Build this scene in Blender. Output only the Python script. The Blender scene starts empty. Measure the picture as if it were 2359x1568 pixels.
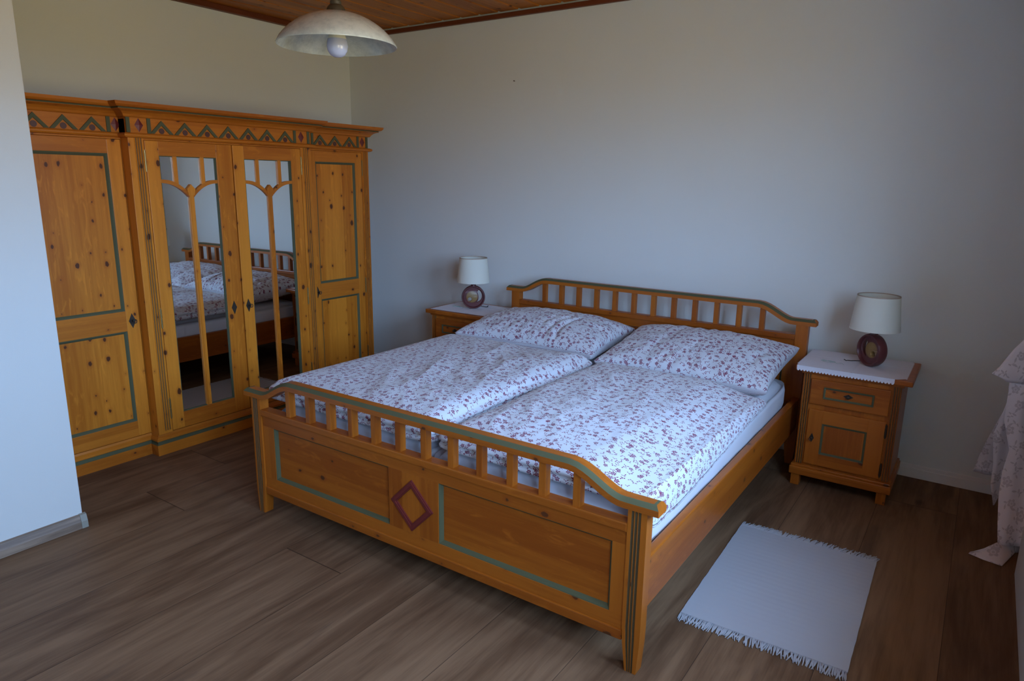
import bpy, bmesh, math, random
from mathutils import Vector, Matrix, noise
random.seed(7)
C = bpy.context.scene.collection
sc = bpy.context.scene
PI = math.pi

# ------------------------------------------------------------------ camera, world, light, exposure
cam_d = bpy.data.cameras.new('camera'); cam = bpy.data.objects.new('camera', cam_d); C.objects.link(cam)
cam_d.sensor_width = 36.0; cam_d.lens = 1587.1726 / 2359 * 36.0; cam_d.clip_start = 0.02
_R = Vector((0.82452077, 0.56564486, 0.014539)); _U = Vector((-0.13899803, 0.17757123, 0.97424227)); _F = Vector((-0.54849343, 0.80530388, -0.22503469))
M = Matrix((( _R.x, _U.x, -_F.x, 4.38923365), (_R.y, _U.y, -_F.y, -4.08108134), (_R.z, _U.z, -_F.z, 1.51950415), (0, 0, 0, 1)))
cam.matrix_world = M
sc.camera = cam
sc.view_settings.view_transform = 'Standard'; sc.view_settings.look = 'None'; sc.view_settings.gamma = 1.0
sc.view_settings.use_curve_mapping = False
sc.view_settings.exposure = 2.13
sc.render.engine = 'CYCLES'
sc.cycles.use_adaptive_sampling = True; sc.cycles.adaptive_threshold = 0.02
sc.cycles.max_bounces = 7; sc.cycles.diffuse_bounces = 5; sc.cycles.glossy_bounces = 4; sc.cycles.transmission_bounces = 2
sc.cycles.caustics_reflective = True; sc.cycles.blur_glossy = 0.6; sc.cycles.caustics_refractive = False
sc.cycles.use_denoising = True; sc.cycles.sample_clamp_indirect = 12.0

SKY = (0.36, 0.60, 1.0); SKY_S = 7.8
GROUND = (0.66, 0.56, 0.27); GROUND_S = 3.35
w = bpy.data.worlds.new('world'); sc.world = w; w.use_nodes = True
nt = w.node_tree; nt.nodes.clear()
_tc = nt.nodes.new('ShaderNodeTexCoord'); _sx = nt.nodes.new('ShaderNodeSeparateXYZ')
_mr = nt.nodes.new('ShaderNodeMapRange'); _mr.inputs['From Min'].default_value = -0.06; _mr.inputs['From Max'].default_value = 0.10
_mx = nt.nodes.new('ShaderNodeMix'); _mx.data_type = 'RGBA'
_mx.inputs['A'].default_value = tuple(c * GROUND_S for c in GROUND) + (1,); _mx.inputs['B'].default_value = tuple(c * SKY_S for c in SKY) + (1,)
_bg = nt.nodes.new('ShaderNodeBackground'); _ow = nt.nodes.new('ShaderNodeOutputWorld')
nt.links.new(_tc.outputs['Generated'], _sx.inputs[0]); nt.links.new(_sx.outputs['Z'], _mr.inputs['Value'])
nt.links.new(_mr.outputs[0], _mx.inputs['Factor']); nt.links.new(_mx.outputs['Result'], _bg.inputs['Color']); nt.links.new(_bg.outputs[0], _ow.inputs[0])

RW = 4.668            # inner face of the window wall
WINS = [(-2.75, -1.65, 0.98, 2.22), (-4.30, -3.20, 0.98, 2.22)]   # y0, y1, z0, z1
for (y0, y1, z0, z1) in WINS:
    ld = bpy.data.lights.new('window_daylight', 'AREA'); ld.shape = 'RECTANGLE'; ld.size = y1 - y0; ld.size_y = z1 - z0
    ld.cycles.is_portal = True
    lo = bpy.data.objects.new('window_daylight', ld); C.objects.link(lo)
    lo.location = (RW + 0.24, (y0 + y1) / 2, (z0 + z1) / 2)
    lo.rotation_euler = Matrix(((0, 0, 1), (1, 0, 0), (0, 1, 0))).to_euler()   # local -Z looks into the room (-X)

# ------------------------------------------------------------------ materials
def mat(name, col=(.8, .8, .8), rough=.6, spec=.5, metal=0.0):
    m = bpy.data.materials.new(name); m.use_nodes = True
    b = m.node_tree.nodes['Principled BSDF']
    b.inputs['Base Color'].default_value = (*col, 1); b.inputs['Roughness'].default_value = rough
    b.inputs['Metallic'].default_value = metal; b.inputs['Specular IOR Level'].default_value = spec
    return m

class G:
    """small node-graph helper"""
    def __init__(s, m): s.m = m; s.t = m.node_tree; s.b = s.t.nodes['Principled BSDF']
    def n(s, k, **kw):
        x = s.t.nodes.new(k)
        for a, v in kw.items(): setattr(x, a, v)
        return x
    def l(s, a, b): s.t.links.new(a, b)
    def val(s, sock, v):
        if hasattr(v, 'is_linked') or isinstance(v, bpy.types.NodeSocket): s.l(v, sock)
        else: sock.default_value = v
    def math(s, op, a, b=0.0, c=0.0, clamp=False):
        x = s.n('ShaderNodeMath', operation=op, use_clamp=clamp)
        s.val(x.inputs[0], a); s.val(x.inputs[1], b); s.val(x.inputs[2], c)
        return x.outputs[0]
    def ramp(s, v, lo, hi, a=0.0, b=1.0):
        x = s.n('ShaderNodeMapRange'); x.interpolation_type = 'SMOOTHSTEP'
        s.val(x.inputs['Value'], v); s.val(x.inputs['From Min'], lo); s.val(x.inputs['From Max'], hi)
        s.val(x.inputs['To Min'], a); s.val(x.inputs['To Max'], b)
        return x.outputs[0]
    def mix(s, f, a, b, mode='MIX'):
        x = s.n('ShaderNodeMix', data_type='RGBA', blend_type=mode)
        s.val(x.inputs['Factor'], f)
        for k, v in (('A', a), ('B', b)):
            if isinstance(v, tuple): x.inputs[k].default_value = (*v, 1)
            else: s.l(v, x.inputs[k])
        return x.outputs['Result']
    def coord(s, out='Object', scale=(1, 1, 1), loc=(0, 0, 0)):
        tc = s.n('ShaderNodeTexCoord'); mp = s.n('ShaderNodeMapping')
        mp.inputs['Scale'].default_value = scale; mp.inputs['Location'].default_value = loc
        s.l(tc.outputs[out], mp.inputs[0]); return mp.outputs[0]
    def noise(s, vec, scale=1, detail=3, rough=.5, dist=0):
        x = s.n('ShaderNodeTexNoise'); s.l(vec, x.inputs['Vector'])
        x.inputs['Scale'].default_value = scale; x.inputs['Detail'].default_value = detail
        x.inputs['Roughness'].default_value = rough; x.inputs['Distortion'].default_value = dist
        return x.outputs['Fac']
    def voro(s, vec, scale=1, rnd=1.0, feature='F1', dims='3D'):
        x = s.n('ShaderNodeTexVoronoi', feature=feature, voronoi_dimensions=dims); s.l(vec, x.inputs['Vector'])
        x.inputs['Scale'].default_value = scale; x.inputs['Randomness'].default_value = rnd
        return x
    def bump(s, h, strength=.3, dist=.002):
        x = s.n('ShaderNodeBump'); x.inputs['Strength'].default_value = strength; x.inputs['Distance'].default_value = dist
        s.l(h, x.inputs['Height']); s.l(x.outputs[0], s.b.inputs['Normal'])

def wood(name, axis, light, dark, knot=(.10, .03, .010), knots=.5, rough=.38, seed=0.0, board=.09, spec=.25):
    m = mat(name, light, rough, spec); g = G(m)
    ai = 'xyz'.index(axis); oth = [i for i in range(3) if i != ai]
    def sv(a, o):
        v = [o] * 3; v[ai] = a; return tuple(v)
    L = (seed, seed * .7, seed * 1.3)
    grain = g.noise(g.coord('Object', sv(2.2, 55), L), 1, 4, .6, .6)
    broad = g.noise(g.coord('Object', sv(.9, 9), L), 1, 2, .5, .3)
    fine = g.noise(g.coord('Object', sv(6, 240), L), 1, 2, .6)
    # glued boards: every lamella has a tone of its own
    oc = g.n('ShaderNodeTexCoord'); sp = g.n('ShaderNodeSeparateXYZ'); g.l(oc.outputs['Object'], sp.inputs[0])
    ssum = g.math('ADD', sp.outputs[oth[0]], sp.outputs[oth[1]])
    cell = g.math('FLOOR', g.math('DIVIDE', ssum, board))
    wn = g.n('ShaderNodeTexWhiteNoise', noise_dimensions='1D'); g.l(cell, wn.inputs['W'])
    f = g.math('ADD', g.math('MULTIPLY', grain, .55), g.math('ADD', g.math('MULTIPLY', broad, .45), g.math('MULTIPLY', fine, .12)))
    f = g.math('ADD', f, g.math('MULTIPLY', g.math('SUBTRACT', wn.outputs[0], .5), .34))
    f = g.ramp(f, .30, .85)
    col = g.mix(f, light, dark)
    # knots
    kc_ = g.n('ShaderNodeCombineXYZ'); g.l(g.math('ADD', g.math('MULTIPLY', ssum, 11.5), seed * 3.1), kc_.inputs[0]); g.l(g.math('ADD', g.math('MULTIPLY', sp.outputs[ai], 8.0), seed * 5.7), kc_.inputs[1])
    kv = g.voro(kc_.outputs[0], 1, 1.0, dims='2D')
    sc_ = g.n('ShaderNodeSeparateColor'); g.l(kv.outputs['Color'], sc_.inputs[0])
    size = g.math('ADD', g.math('MULTIPLY', g.math('POWER', sc_.outputs[1], 2.5), .115), .028)
    wob = g.math('ADD', kv.outputs['Distance'], g.math('MULTIPLY', g.math('SUBTRACT', g.noise(g.coord('Object', sv(34, 70)), 1, 3, .6), .5), .15))
    core = g.ramp(g.math('SUBTRACT', wob, size), -.025, .022, 1, 0)
    core = g.math('MULTIPLY', core, g.ramp(sc_.outputs[0], 1 - knots, 1 - knots + .05))
    halo = g.ramp(g.math('SUBTRACT', wob, size), .0, .17, 1, 0)
    halo = g.math('MULTIPLY', halo, g.ramp(sc_.outputs[0], 1 - knots, 1 - knots + .05))
    fl = g.noise(g.coord('Object', sv(7, 26), (L[1], L[0], L[2])), 1, 3, .6, 1.2)
    col = g.mix(g.math('MULTIPLY', g.ramp(fl, .55, .72), .45), col, tuple(min(1, c * 1.18) for c in light))
    col = g.mix(g.math('MULTIPLY', halo, .40), col, (dark[0] * .85, dark[1] * .72, dark[2]))
    col = g.mix(core, col, knot)
    g.l(col, g.b.inputs['Base Color'])
    g.bump(f, .12, .0008)
    return m

# wardrobe pine, bed pine (redder, darker varnish)
WL, WD = (.66, .228, .022), (.42, .116, .009)
BL, BD = (.42, .118, .011), (.27, .062, .006)
WZ = wood('pine_wardrobe_z', 'z', WL, WD, knots=.62, seed=1.1)
WY = wood('pine_wardrobe_y', 'y', (.54, .168, .016), (.36, .092, .008), knots=.25, seed=2.3)
WX = wood('pine_wardrobe_x', 'x', WL, WD, knots=.25, seed=2.9)
BX = wood('pine_bed_x', 'x', BL, BD, knots=.38, seed=3.7, rough=.34, spec=.30)
BY = wood('pine_bed_y', 'y', BL, BD, knots=.30, seed=4.1, rough=.34, spec=.30)
BZ = wood('pine_bed_z', 'z', BL, BD, knots=.10, seed=5.3, rough=.34, spec=.30)
GREEN = mat('grey_green_paint', (.098, .100, .052), .6, .1)
REDP = mat('oxblood_paint', (.15, .018, .014), .45)
DISC = mat('dark_brown_paint', (.09, .030, .020), .5)
FLUTE = mat('dark_green_stain', (.105, .068, .030), .5, .25)
IRON = mat('dark_iron', (.045, .035, .026), .5, metal=.5)
BRASS = mat('aged_brass', (.25, .17, .06), .4, metal=.8)

def plaster(name, col):
    m = mat(name, col, .92, .2); g = G(m)
    n = g.noise(g.coord('Object', (1, 1, 1)), 260, 3, .6); n2 = g.noise(g.coord('Object', (1, 1, 1)), 1.3, 2)
    g.l(g.mix(n2, tuple(c * .97 for c in col), col), g.b.inputs['Base Color']); g.bump(n, .25, .0015); return m
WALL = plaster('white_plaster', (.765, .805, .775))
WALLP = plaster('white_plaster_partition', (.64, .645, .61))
WHITEP = mat('white_gloss_paint', (.82, .81, .78), .4)

PANE = bpy.data.materials.new('window_glass'); PANE.use_nodes = True; _t = PANE.node_tree; _t.nodes.clear()
_o = _t.nodes.new('ShaderNodeOutputMaterial'); _m = _t.nodes.new('ShaderNodeMixShader'); _a = _t.nodes.new('ShaderNodeBsdfTransparent'); _b = _t.nodes.new('ShaderNodeBsdfGlossy')
_b.inputs['Roughness'].default_value = .02; _m.inputs[0].default_value = .05; _a.inputs['Color'].default_value = (1, .985, .985, 1)
_t.links.new(_a.outputs[0], _m.inputs[1]); _t.links.new(_b.outputs[0], _m.inputs[2]); _t.links.new(_m.outputs[0], _o.inputs[0])
def floor_mat():
    m = mat('oak_laminate', (.2, .13, .08), .52, .14); g = G(m)
    oc = g.n('ShaderNodeTexCoord'); sp = g.n('ShaderNodeSeparateXYZ'); g.l(oc.outputs['Object'], sp.inputs[0])
    X, Y = sp.outputs[0], sp.outputs[1]
    WID = .3310
    px = g.math('DIVIDE', g.math('SUBTRACT', X, 1.473), WID)
    idx = g.math('FLOOR', px); fx = g.math('FRACT', px)
    wn = g.n('ShaderNodeTexWhiteNoise', noise_dimensions='1D'); g.l(g.math('ADD', idx, 5.3), wn.inputs['W'])
    off = g.math('MULTIPLY', wn.outputs[0], 2.7)
    py = g.math('DIVIDE', g.math('ADD', Y, off), 2.7); idy = g.math('FLOOR', py); fy = g.math('FRACT', py)
    wn2 = g.n('ShaderNodeTexWhiteNoise', noise_dimensions='2D'); cb = g.n('ShaderNodeCombineXYZ'); g.l(idx, cb.inputs[0]); g.l(idy, cb.inputs[1]); g.l(cb.outputs[0], wn2.inputs['Vector'])
    # each plank gets its own piece of grain
    cb2 = g.n('ShaderNodeCombineXYZ'); g.l(X, cb2.inputs[0]); g.l(Y, cb2.inputs[1]); g.l(g.math('MULTIPLY', wn2.outputs['Value'], 37.0), cb2.inputs[2])
    def mapped(s):
        mp = g.n('ShaderNodeMapping'); mp.inputs['Scale'].default_value = s; g.l(cb2.outputs[0], mp.inputs[0]); return mp.outputs[0]
    a = g.noise(mapped((7, 1.1, 1)), 1, 4, .55, .8)
    b = g.noise(mapped((42, 2.4, 1)), 1, 4, .6, .5)
    c = g.noise(mapped((190, 7, 1)), 1, 2, .6)
    f = g.math('ADD', g.math('MULTIPLY', a, .8), g.math('ADD', g.math('MULTIPLY', b, .35), g.math('MULTIPLY', c, .14)))
    f = g.math('ADD', f, g.math('MULTIPLY', g.math('SUBTRACT', wn2.outputs['Value'], .5), .07))
    col = g.mix(g.ramp(f, .42, .86), (.103, .052, .026), (.232, .134, .072))
    streak = g.ramp(g.noise(mapped((11, 1.6, 1.7)), 1, 3, .6, .4), .60, .76)
    col = g.mix(g.math('MULTIPLY', streak, .55), col, (.075, .045, .030))
    kv = g.voro(mapped((3.2, 1.5, 1)), 1); kc = g.n('ShaderNodeSeparateColor'); g.l(kv.outputs['Color'], kc.inputs[0])
    kn = g.math('MULTIPLY', g.ramp(g.math('ADD', kv.outputs['Distance'], g.math('MULTIPLY', b, .05)), .045, .11, 1, 0), g.ramp(kc.outputs[0], .45, .5))
    col = g.mix(g.math('MULTIPLY', kn, .75), col, (.045, .028, .020))
    gap = g.math('MAXIMUM', g.ramp(g.math('ABSOLUTE', g.math('SUBTRACT', fx, .5)), .4945, .499), g.ramp(g.math('ABSOLUTE', g.math('SUBTRACT', fy, .5)), .4988, .4997))
    col = g.mix(g.math('MULTIPLY', gap, .8), col, (.03, .018, .012))
    g.l(col, g.b.inputs['Base Color'])
    h = g.math('SUBTRACT', g.math('MULTIPLY', b, .25), gap); g.bump(h, .25, .001)
    return m
FLOOR = floor_mat()
def skirt_mat():
    m = mat('oak_look_skirting', (.2, .13, .08), .45); g = G(m)
    a = g.noise(g.coord('Object', (40, 2.4, 60)), 1, 4, .6, .6)
    g.l(g.mix(g.ramp(a, .3, .75), (.15, .10, .068), (.30, .215, .15)), g.b.inputs['Base Color']); return m
SKIRT = skirt_mat()
CEIL = wood('pine_ceiling', 'y', (.50, .170, .024), (.28, .080, .010), knots=.30, seed=6.1, rough=.42, board=.16)
CTRIM = wood('pine_ceiling_trim', 'x', (.17, .045, .016), (.10, .024, .009), knots=.2, seed=7.1, rough=.45)

def cloth(name, col, floral=False, fcol=(.19, .024, .070), dens=1.0, strength=1.0, sheen=.15, tiny=1.0):
    m = mat(name, col, .85, .2); g = G(m)
    g.b.inputs['Sheen Weight'].default_value = sheen
    wv = g.noise(g.coord('UV', (900, 900, 1)), 1, 1); n1 = g.noise(g.coord('UV', (14, 14, 1)), 1, 3, .6)
    base = g.mix(g.math('MULTIPLY', n1, .25), col, tuple(c * .93 for c in col))
    if floral:
        tc = g.n('ShaderNodeTexCoord')
        wob = g.n('ShaderNodeTexNoise'); wob.inputs['Scale'].default_value = 9; g.l(tc.outputs['UV'], wob.inputs['Vector'])
        def motif(scale, loc, kind, keep, size):
            mp = g.n('ShaderNodeMapping'); mp.inputs['Location'].default_value = loc; g.l(tc.outputs['UV'], mp.inputs[0])
            v = g.voro(mp.outputs[0], scale, .85, dims='2D')
            # local vector from the cell's point (cell units)
            sub = g.n('ShaderNodeVectorMath', operation='SUBTRACT'); g.l(mp.outputs[0], sub.inputs[0])
            g.l(v.outputs['Position'], sub.inputs[1])
            s2 = g.n('ShaderNodeSeparateXYZ'); g.l(sub.outputs[0], s2.inputs[0])
            cc = g.n('ShaderNodeSeparateColor'); g.l(v.outputs['Color'], cc.inputs[0])
            x, y = s2.outputs[0], s2.outputs[1]
            ang0 = g.math('MULTIPLY', cc.outputs[1], 6.283)
            ca, sa = g.math('COSINE', ang0), g.math('SINE', ang0)
            xr = g.math('ADD', g.math('MULTIPLY', x, ca), g.math('MULTIPLY', y, sa))
            yr = g.math('SUBTRACT', g.math('MULTIPLY', y, ca), g.math('MULTIPLY', x, sa))
            kp = g.math('LESS_THAN', cc.outputs[0], keep)
            if kind == 'flower':
                r = g.math('SQRT', g.math('ADD', g.math('MULTIPLY', xr, xr), g.math('MULTIPLY', yr, yr)))
                th = g.math('ARCTAN2', yr, xr)
                pet = g.math('ABSOLUTE', g.math('COSINE', g.math('MULTIPLY', th, 2.5)))
                rr = g.math('MULTIPLY', g.math('ADD', g.math('MULTIPLY', pet, .42), .58), size)
                out = g.ramp(g.math('DIVIDE', r, rr), .88, 1.04, 1, 0)
                q = g.math('DIVIDE', r, size)
                ring = g.math('MULTIPLY', g.ramp(q, .20, .28), g.ramp(q, .40, .50, 1, 0))   # paler ring around the eye
                return g.math('MULTIPLY', g.math('MULTIPLY', out, g.math('SUBTRACT', 1.0, g.math('MULTIPLY', ring, .65))), kp)
            if kind == 'leaf':
                # two almond leaves either side of a short curved stem
                def leaf(cx, cy, a, b, rot):
                    cr, sr = math.cos(rot), math.sin(rot)
                    dx = g.math('SUBTRACT', xr, cx); dy = g.math('SUBTRACT', yr, cy)
                    u = g.math('ADD', g.math('MULTIPLY', dx, cr), g.math('MULTIPLY', dy, sr))
                    t = g.math('SUBTRACT', g.math('MULTIPLY', dy, cr), g.math('MULTIPLY', dx, sr))
                    e = g.math('ADD', g.math('POWER', g.math('ABSOLUTE', g.math('DIVIDE', u, a)), 1.6), g.math('POWER', g.math('ABSOLUTE', g.math('DIVIDE', t, b)), 1.6))
                    return g.ramp(e, .8, 1.15, 1, 0)
                S = size
                o = g.math('MAXIMUM', leaf(.9 * S, .45 * S, .72 * S, .30 * S, .6), leaf(-.1 * S, -.50 * S, .62 * S, .27 * S, -.8))
                o = g.math('MAXIMUM', o, leaf(-1.1 * S, .35 * S, .50 * S, .22 * S, 1.9))
                par = g.math('SUBTRACT', yr, g.math('MULTIPLY', g.math('MULTIPLY', xr, xr), .35 / S))
                stem = g.math('MULTIPLY', g.ramp(g.math('ABSOLUTE', par), .05 * S, .14 * S, 1, 0), g.ramp(g.math('ABSOLUTE', xr), 1.3 * S, 1.5 * S, 1, 0))
                return g.math('MULTIPLY', g.math('MAXIMUM', o, g.math('MULTIPLY', stem, .75)), kp)
        k = 1.0 / tiny
        mk = motif(24 * dens, (0, 0, 0), 'flower', .62, .0100 * k)
        mk = g.math('MAXIMUM', mk, motif(27 * dens, (1.31, 2.77, 0), 'flower', .36, .0084 * k))
        mk = g.math('MAXIMUM', mk, motif(33 * dens, (5.1, 3.3, 0), 'leaf', .86, .0066 * k))
        mk = g.math('MAXIMUM', mk, motif(39 * dens, (9.7, 1.9, 0), 'leaf', .62, .0054 * k))
        mk = g.math('MULTIPLY', mk, strength)
        base = g.mix(mk, base, fcol)
    g.l(base, g.b.inputs['Base Color'])
    g.bump(g.math('ADD', g.math('MULTIPLY', wv, .3), g.math('MULTIPLY', n1, 1.0)), .35, .002)
    return m
LINEN = cloth('floral_cotton', (.62, .65, .70), True)
SHEET = cloth('white_sheet', (.70, .73, .80))
DOILY = cloth('white_doily', (.70, .69, .74))
RUG = cloth('white_cotton_rug', (.40, .40, .42))
CURT = cloth('faded_floral_curtain', (.88, .84, .87), True, fcol=(.27, .22, .24), dens=.42, strength=.40, tiny=.42)
SHADE = mat('cream_lamp_shade', (.72, .72, .62), .9)
SHADEIN = mat('lamp_shade_rim', (.45, .36, .27), .8)
CERAM = mat('maroon_glaze', (.115, .030, .030), .28); CERAMIN = mat('ochre_glaze', (.22, .135, .045), .35)
CORD = mat('black_cord', (.012, .012, .014), .5)
THREAD = mat('green_embroidery', (.30, .44, .40), .8)
def glassmat():
    m = mat('alabaster_glass', (.62, .61, .52), .18); g = G(m)
    n = g.noise(g.coord('Object', (1, 1, 1)), 42, 5, .7); n2 = g.noise(g.coord('Object', (1, 1, 1)), 9, 3)
    g.l(g.mix(g.ramp(g.math('ADD', g.math('MULTIPLY', n, .6), g.math('MULTIPLY', n2, .4)), .35, .65), (.34, .365, .34), (.48, .50, .45)), g.b.inputs['Base Color'])
    g.b.inputs['Subsurface Weight'].default_value = 0.0
    return m
ALAB = glassmat()
BULB = mat('bulb_diffuser', (.42, .45, .60), .12); BULBN = mat('bulb_collar', (.66, .63, .48), .4)
BRONZE = mat('dark_bronze', (.055, .046, .030), .5, metal=.3)
def mirrormat():
    m = mat('mirror', (.80, .84, .82), .015, metal=1.0); g = G(m)
    sp = g.noise(g.coord('Object', (1, 1, 1)), 28, 5, .75); sm = g.noise(g.coord('Object', (1, 1, 1)), 5.0, 2)
    f = g.math('MULTIPLY', g.ramp(sp, .66, .74), g.ramp(sm, .48, .6))
    g.l(g.mix(g.math('MULTIPLY', f, .5), (.80, .84, .82), (.40, .44, .44)), g.b.inputs['Base Color']); return m
MIRR = mirrormat()

# ------------------------------------------------------------------ geometry helpers
def box(bm, x0, y0, z0, x1, y1, z1, bev=0.0, mi=0):
    t = bmesh.new()
    x0, x1 = sorted((x0, x1)); y0, y1 = sorted((y0, y1)); z0, z1 = sorted((z0, z1))
    vs = [t.verts.new(p) for p in ((x0, y0, z0), (x1, y0, z0), (x1, y1, z0), (x0, y1, z0), (x0, y0, z1), (x1, y0, z1), (x1, y1, z1), (x0, y1, z1))]
    for f in ((0, 3, 2, 1), (4, 5, 6, 7), (0, 1, 5, 4), (1, 2, 6, 5), (2, 3, 7, 6), (3, 0, 4, 7)): t.faces.new([vs[i] for i in f])
    if bev > 0: bmesh.ops.bevel(t, geom=t.edges[:], offset=min(bev, .45 * min(x1 - x0, y1 - y0, z1 - z0)), segments=2, profile=.6, affect='EDGES')
    merge(bm, t, mi)
def merge(bm, t, mi=0):
    mp = {v: bm.verts.new(v.co) for v in t.verts}
    for f in t.faces:
        try: nf = bm.faces.new([mp[v] for v in f.verts]); nf.material_index = mi
        except ValueError: pass
    t.free()
def prism(bm, pts, fn, d0, d1, mi=0):
    """closed 2-D outline pts extruded; fn(a, b, d) -> 3-D point"""
    n = len(pts)
    A = [bm.verts.new(fn(a, b, d0)) for a, b in pts]; B = [bm.verts.new(fn(a, b, d1)) for a, b in pts]
    fs = [bm.faces.new(A), bm.faces.new(B[::-1])]
    for i in range(n): fs.append(bm.faces.new((A[i], B[i], B[(i + 1) % n], A[(i + 1) % n])))
    for f in fs: f.material_index = mi
def ring_prism(bm, outer, inner, fn, d0, d1, mi=0):
    n = len(outer)
    def row(p, d): return [bm.verts.new(fn(a, b, d)) for a, b in p]
    O0, O1, I0, I1 = row(outer, d0), row(outer, d1), row(inner, d0), row(inner, d1)
    for i in range(n):
        j = (i + 1) % n
        for q in ((O0[i], O0[j], I0[j], I0[i]), (O1[i], I1[i], I1[j], O1[j]), (O0[i], O1[i], O1[j], O0[j]), (I0[i], I0[j], I1[j], I1[i])):
            bm.faces.new(q).material_index = mi
def lathe(bm, prof, seg=48, mi=0, close=False, c=(0, 0, 0)):
    rows = []
    for r, z in prof:
        if r < 1e-6: rows.append([bm.verts.new((c[0], c[1], c[2] + z))])
        else: rows.append([bm.verts.new((c[0] + r * math.cos(2 * PI * i / seg), c[1] + r * math.sin(2 * PI * i / seg), c[2] + z)) for i in range(seg)])
    pairs = list(zip(rows, rows[1:]))
    if close: pairs.append((rows[-1], rows[0]))
    for a, b in pairs:
        for i in range(seg):
            j = (i + 1) % seg
            q = [a[i % len(a)], a[j % len(a)], b[j % len(b)], b[i % len(b)]]
            u = []
            for v in q:
                if v not in u: u.append(v)
            if len(u) > 2:
                try: bm.faces.new(u).material_index = mi
                except ValueError: pass
def tube(bm, pts, r, seg=8, mi=0):
    rows = []; pts = [Vector(p) for p in pts]
    for i, p in enumerate(pts):
        d = (pts[min(i + 1, len(pts) - 1)] - pts[max(i - 1, 0)]).normalized()
        a = d.cross(Vector((0, 0, 1)));
        if a.length < 1e-3: a = d.cross(Vector((1, 0, 0)))
        a.normalize(); b = d.cross(a)
        rr = r[i] if isinstance(r, (list, tuple)) else r
        rows.append([bm.verts.new(p + a * rr * math.cos(2 * PI * k / seg) + b * rr * math.sin(2 * PI * k / seg)) for k in range(seg)])
    for A, B in zip(rows, rows[1:]):
        for k in range(seg): bm.faces.new((A[k], A[(k + 1) % seg], B[(k + 1) % seg], B[k])).material_index = mi
    bm.faces.new(rows[0]).material_index = mi; bm.faces.new(rows[-1][::-1]).material_index = mi
def sweep(bm, secs, mis=None, cap=True):
    """secs: list of closed loops of equal length"""
    rows = [[bm.verts.new(p) for p in s] for s in secs]; n = len(rows[0])
    for A, B in zip(rows, rows[1:]):
        for k in range(n):
            f = bm.faces.new((A[k], B[k], B[(k + 1) % n], A[(k + 1) % n])); f.material_index = mis[k] if mis else 0
    if cap:
        bm.faces.new(rows[0]); bm.faces.new(rows[-1][::-1])
def collar(bm, prof, xb, xf, y0, y1, left=True, right=True, mis=None):
    """moulding profile [(out, z)...] around the front and both ends of a box"""
    rows = []
    for o, z in prof:
        oL = o if left else 0; oR = o if right else 0
        rows.append([bm.verts.new(p) for p in ((xb, y0 - oL, z), (xf + o, y0 - oL, z), (xf + o, y1 + oR, z), (xb, y1 + oR, z))])
    for k, (a, b) in enumerate(zip(rows, rows[1:])):
        for i in range(4):
            j = (i + 1) % 4; bm.faces.new((a[i], a[j], b[j], b[i])).material_index = mis[k] if mis else 0
    bm.faces.new(rows[0][::-1]); bm.faces.new(rows[-1])

def wloc(o):
    v = Vector((0, 0, 0))
    while o is not None: v += Vector(o.location); o = o.parent
    return v
def obj(name, bm, mats, parent=None, smooth=False, label=None, keep=False, angle=None):
    """links bm as ONE mesh object; vertices are given in world space unless keep"""
    if parent is not None and not keep: bmesh.ops.translate(bm, verts=bm.verts, vec=-wloc(parent))
    bmesh.ops.recalc_face_normals(bm, faces=bm.faces)
    me = bpy.data.meshes.new(name); bm.to_mesh(me); bm.free()
    for m in (mats if isinstance(mats, (list, tuple)) else [mats]): me.materials.append(m)
    if smooth:
        me.polygons.foreach_set('use_smooth', [True] * len(me.polygons))
        if angle: me.set_sharp_from_angle(angle=math.radians(angle))
    o = bpy.data.objects.new(name, me); C.objects.link(o)
    if parent is not None: o.parent = parent
    if label: o['label'] = label
    return o
def thing(name, label, cat, loc=(0, 0, 0), group=None):
    o = bpy.data.objects.new(name, None); C.objects.link(o); o.location = loc; o.empty_display_size = .1
    return tag(o, label, cat, group)
def tag(o, label, cat, group=None):
    o['label'] = label; o['category'] = cat
    if group: o['group'] = group
    return o
def struct(name, bm, m, parent=None, **k):
    o = obj(name, bm, m, parent, **k)
    if parent is None: o['kind'] = 'structure'
    return o
def dup(root, loc, label, rotz=0.0):
    r = root.copy(); C.objects.link(r); r.location = loc; r.rotation_euler = (0, 0, rotz); r['label'] = label
    for ch in list(root.children):
        c = ch.copy(); C.objects.link(c); c.parent = r
        for g_ in list(ch.children):
            d = g_.copy(); C.objects.link(d); d.parent = c
    return r
def P(ax):
    """plane maps for prism(): yz -> outline in (y,z) extruded in x; xz -> outline in (x,z) extruded in y"""
    return {'yz': lambda a, b, d: (d, a, b), 'xz': lambda a, b, d: (a, d, b), 'xy': lambda a, b, d: (a, b, d)}[ax]

# ------------------------------------------------------------------ room shell
RY = -5.0; CZ = 2.62
bm = bmesh.new(); box(bm, -.2, RY - .2, -.1, 5.2, .2, 0); struct('floor', bm, FLOOR)
bm = bmesh.new(); box(bm, -.2, 0, 0, 5.2, .2, CZ + .15); struct('wall_back', bm, WALL)
bm = bmesh.new(); box(bm, -.2, RY, 0, 0, 0, CZ + .15); struct('wall_left', bm, WALL)
bm = bmesh.new(); box(bm, -.2, RY - .2, 0, 5.2, RY, CZ + .15); struct('wall_front', bm, WALL)
bm = bmesh.new(); box(bm, 1.134, RY, 0, 1.254, -2.836, CZ + .15, .004); struct('wall_partition', bm, WALLP)
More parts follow.
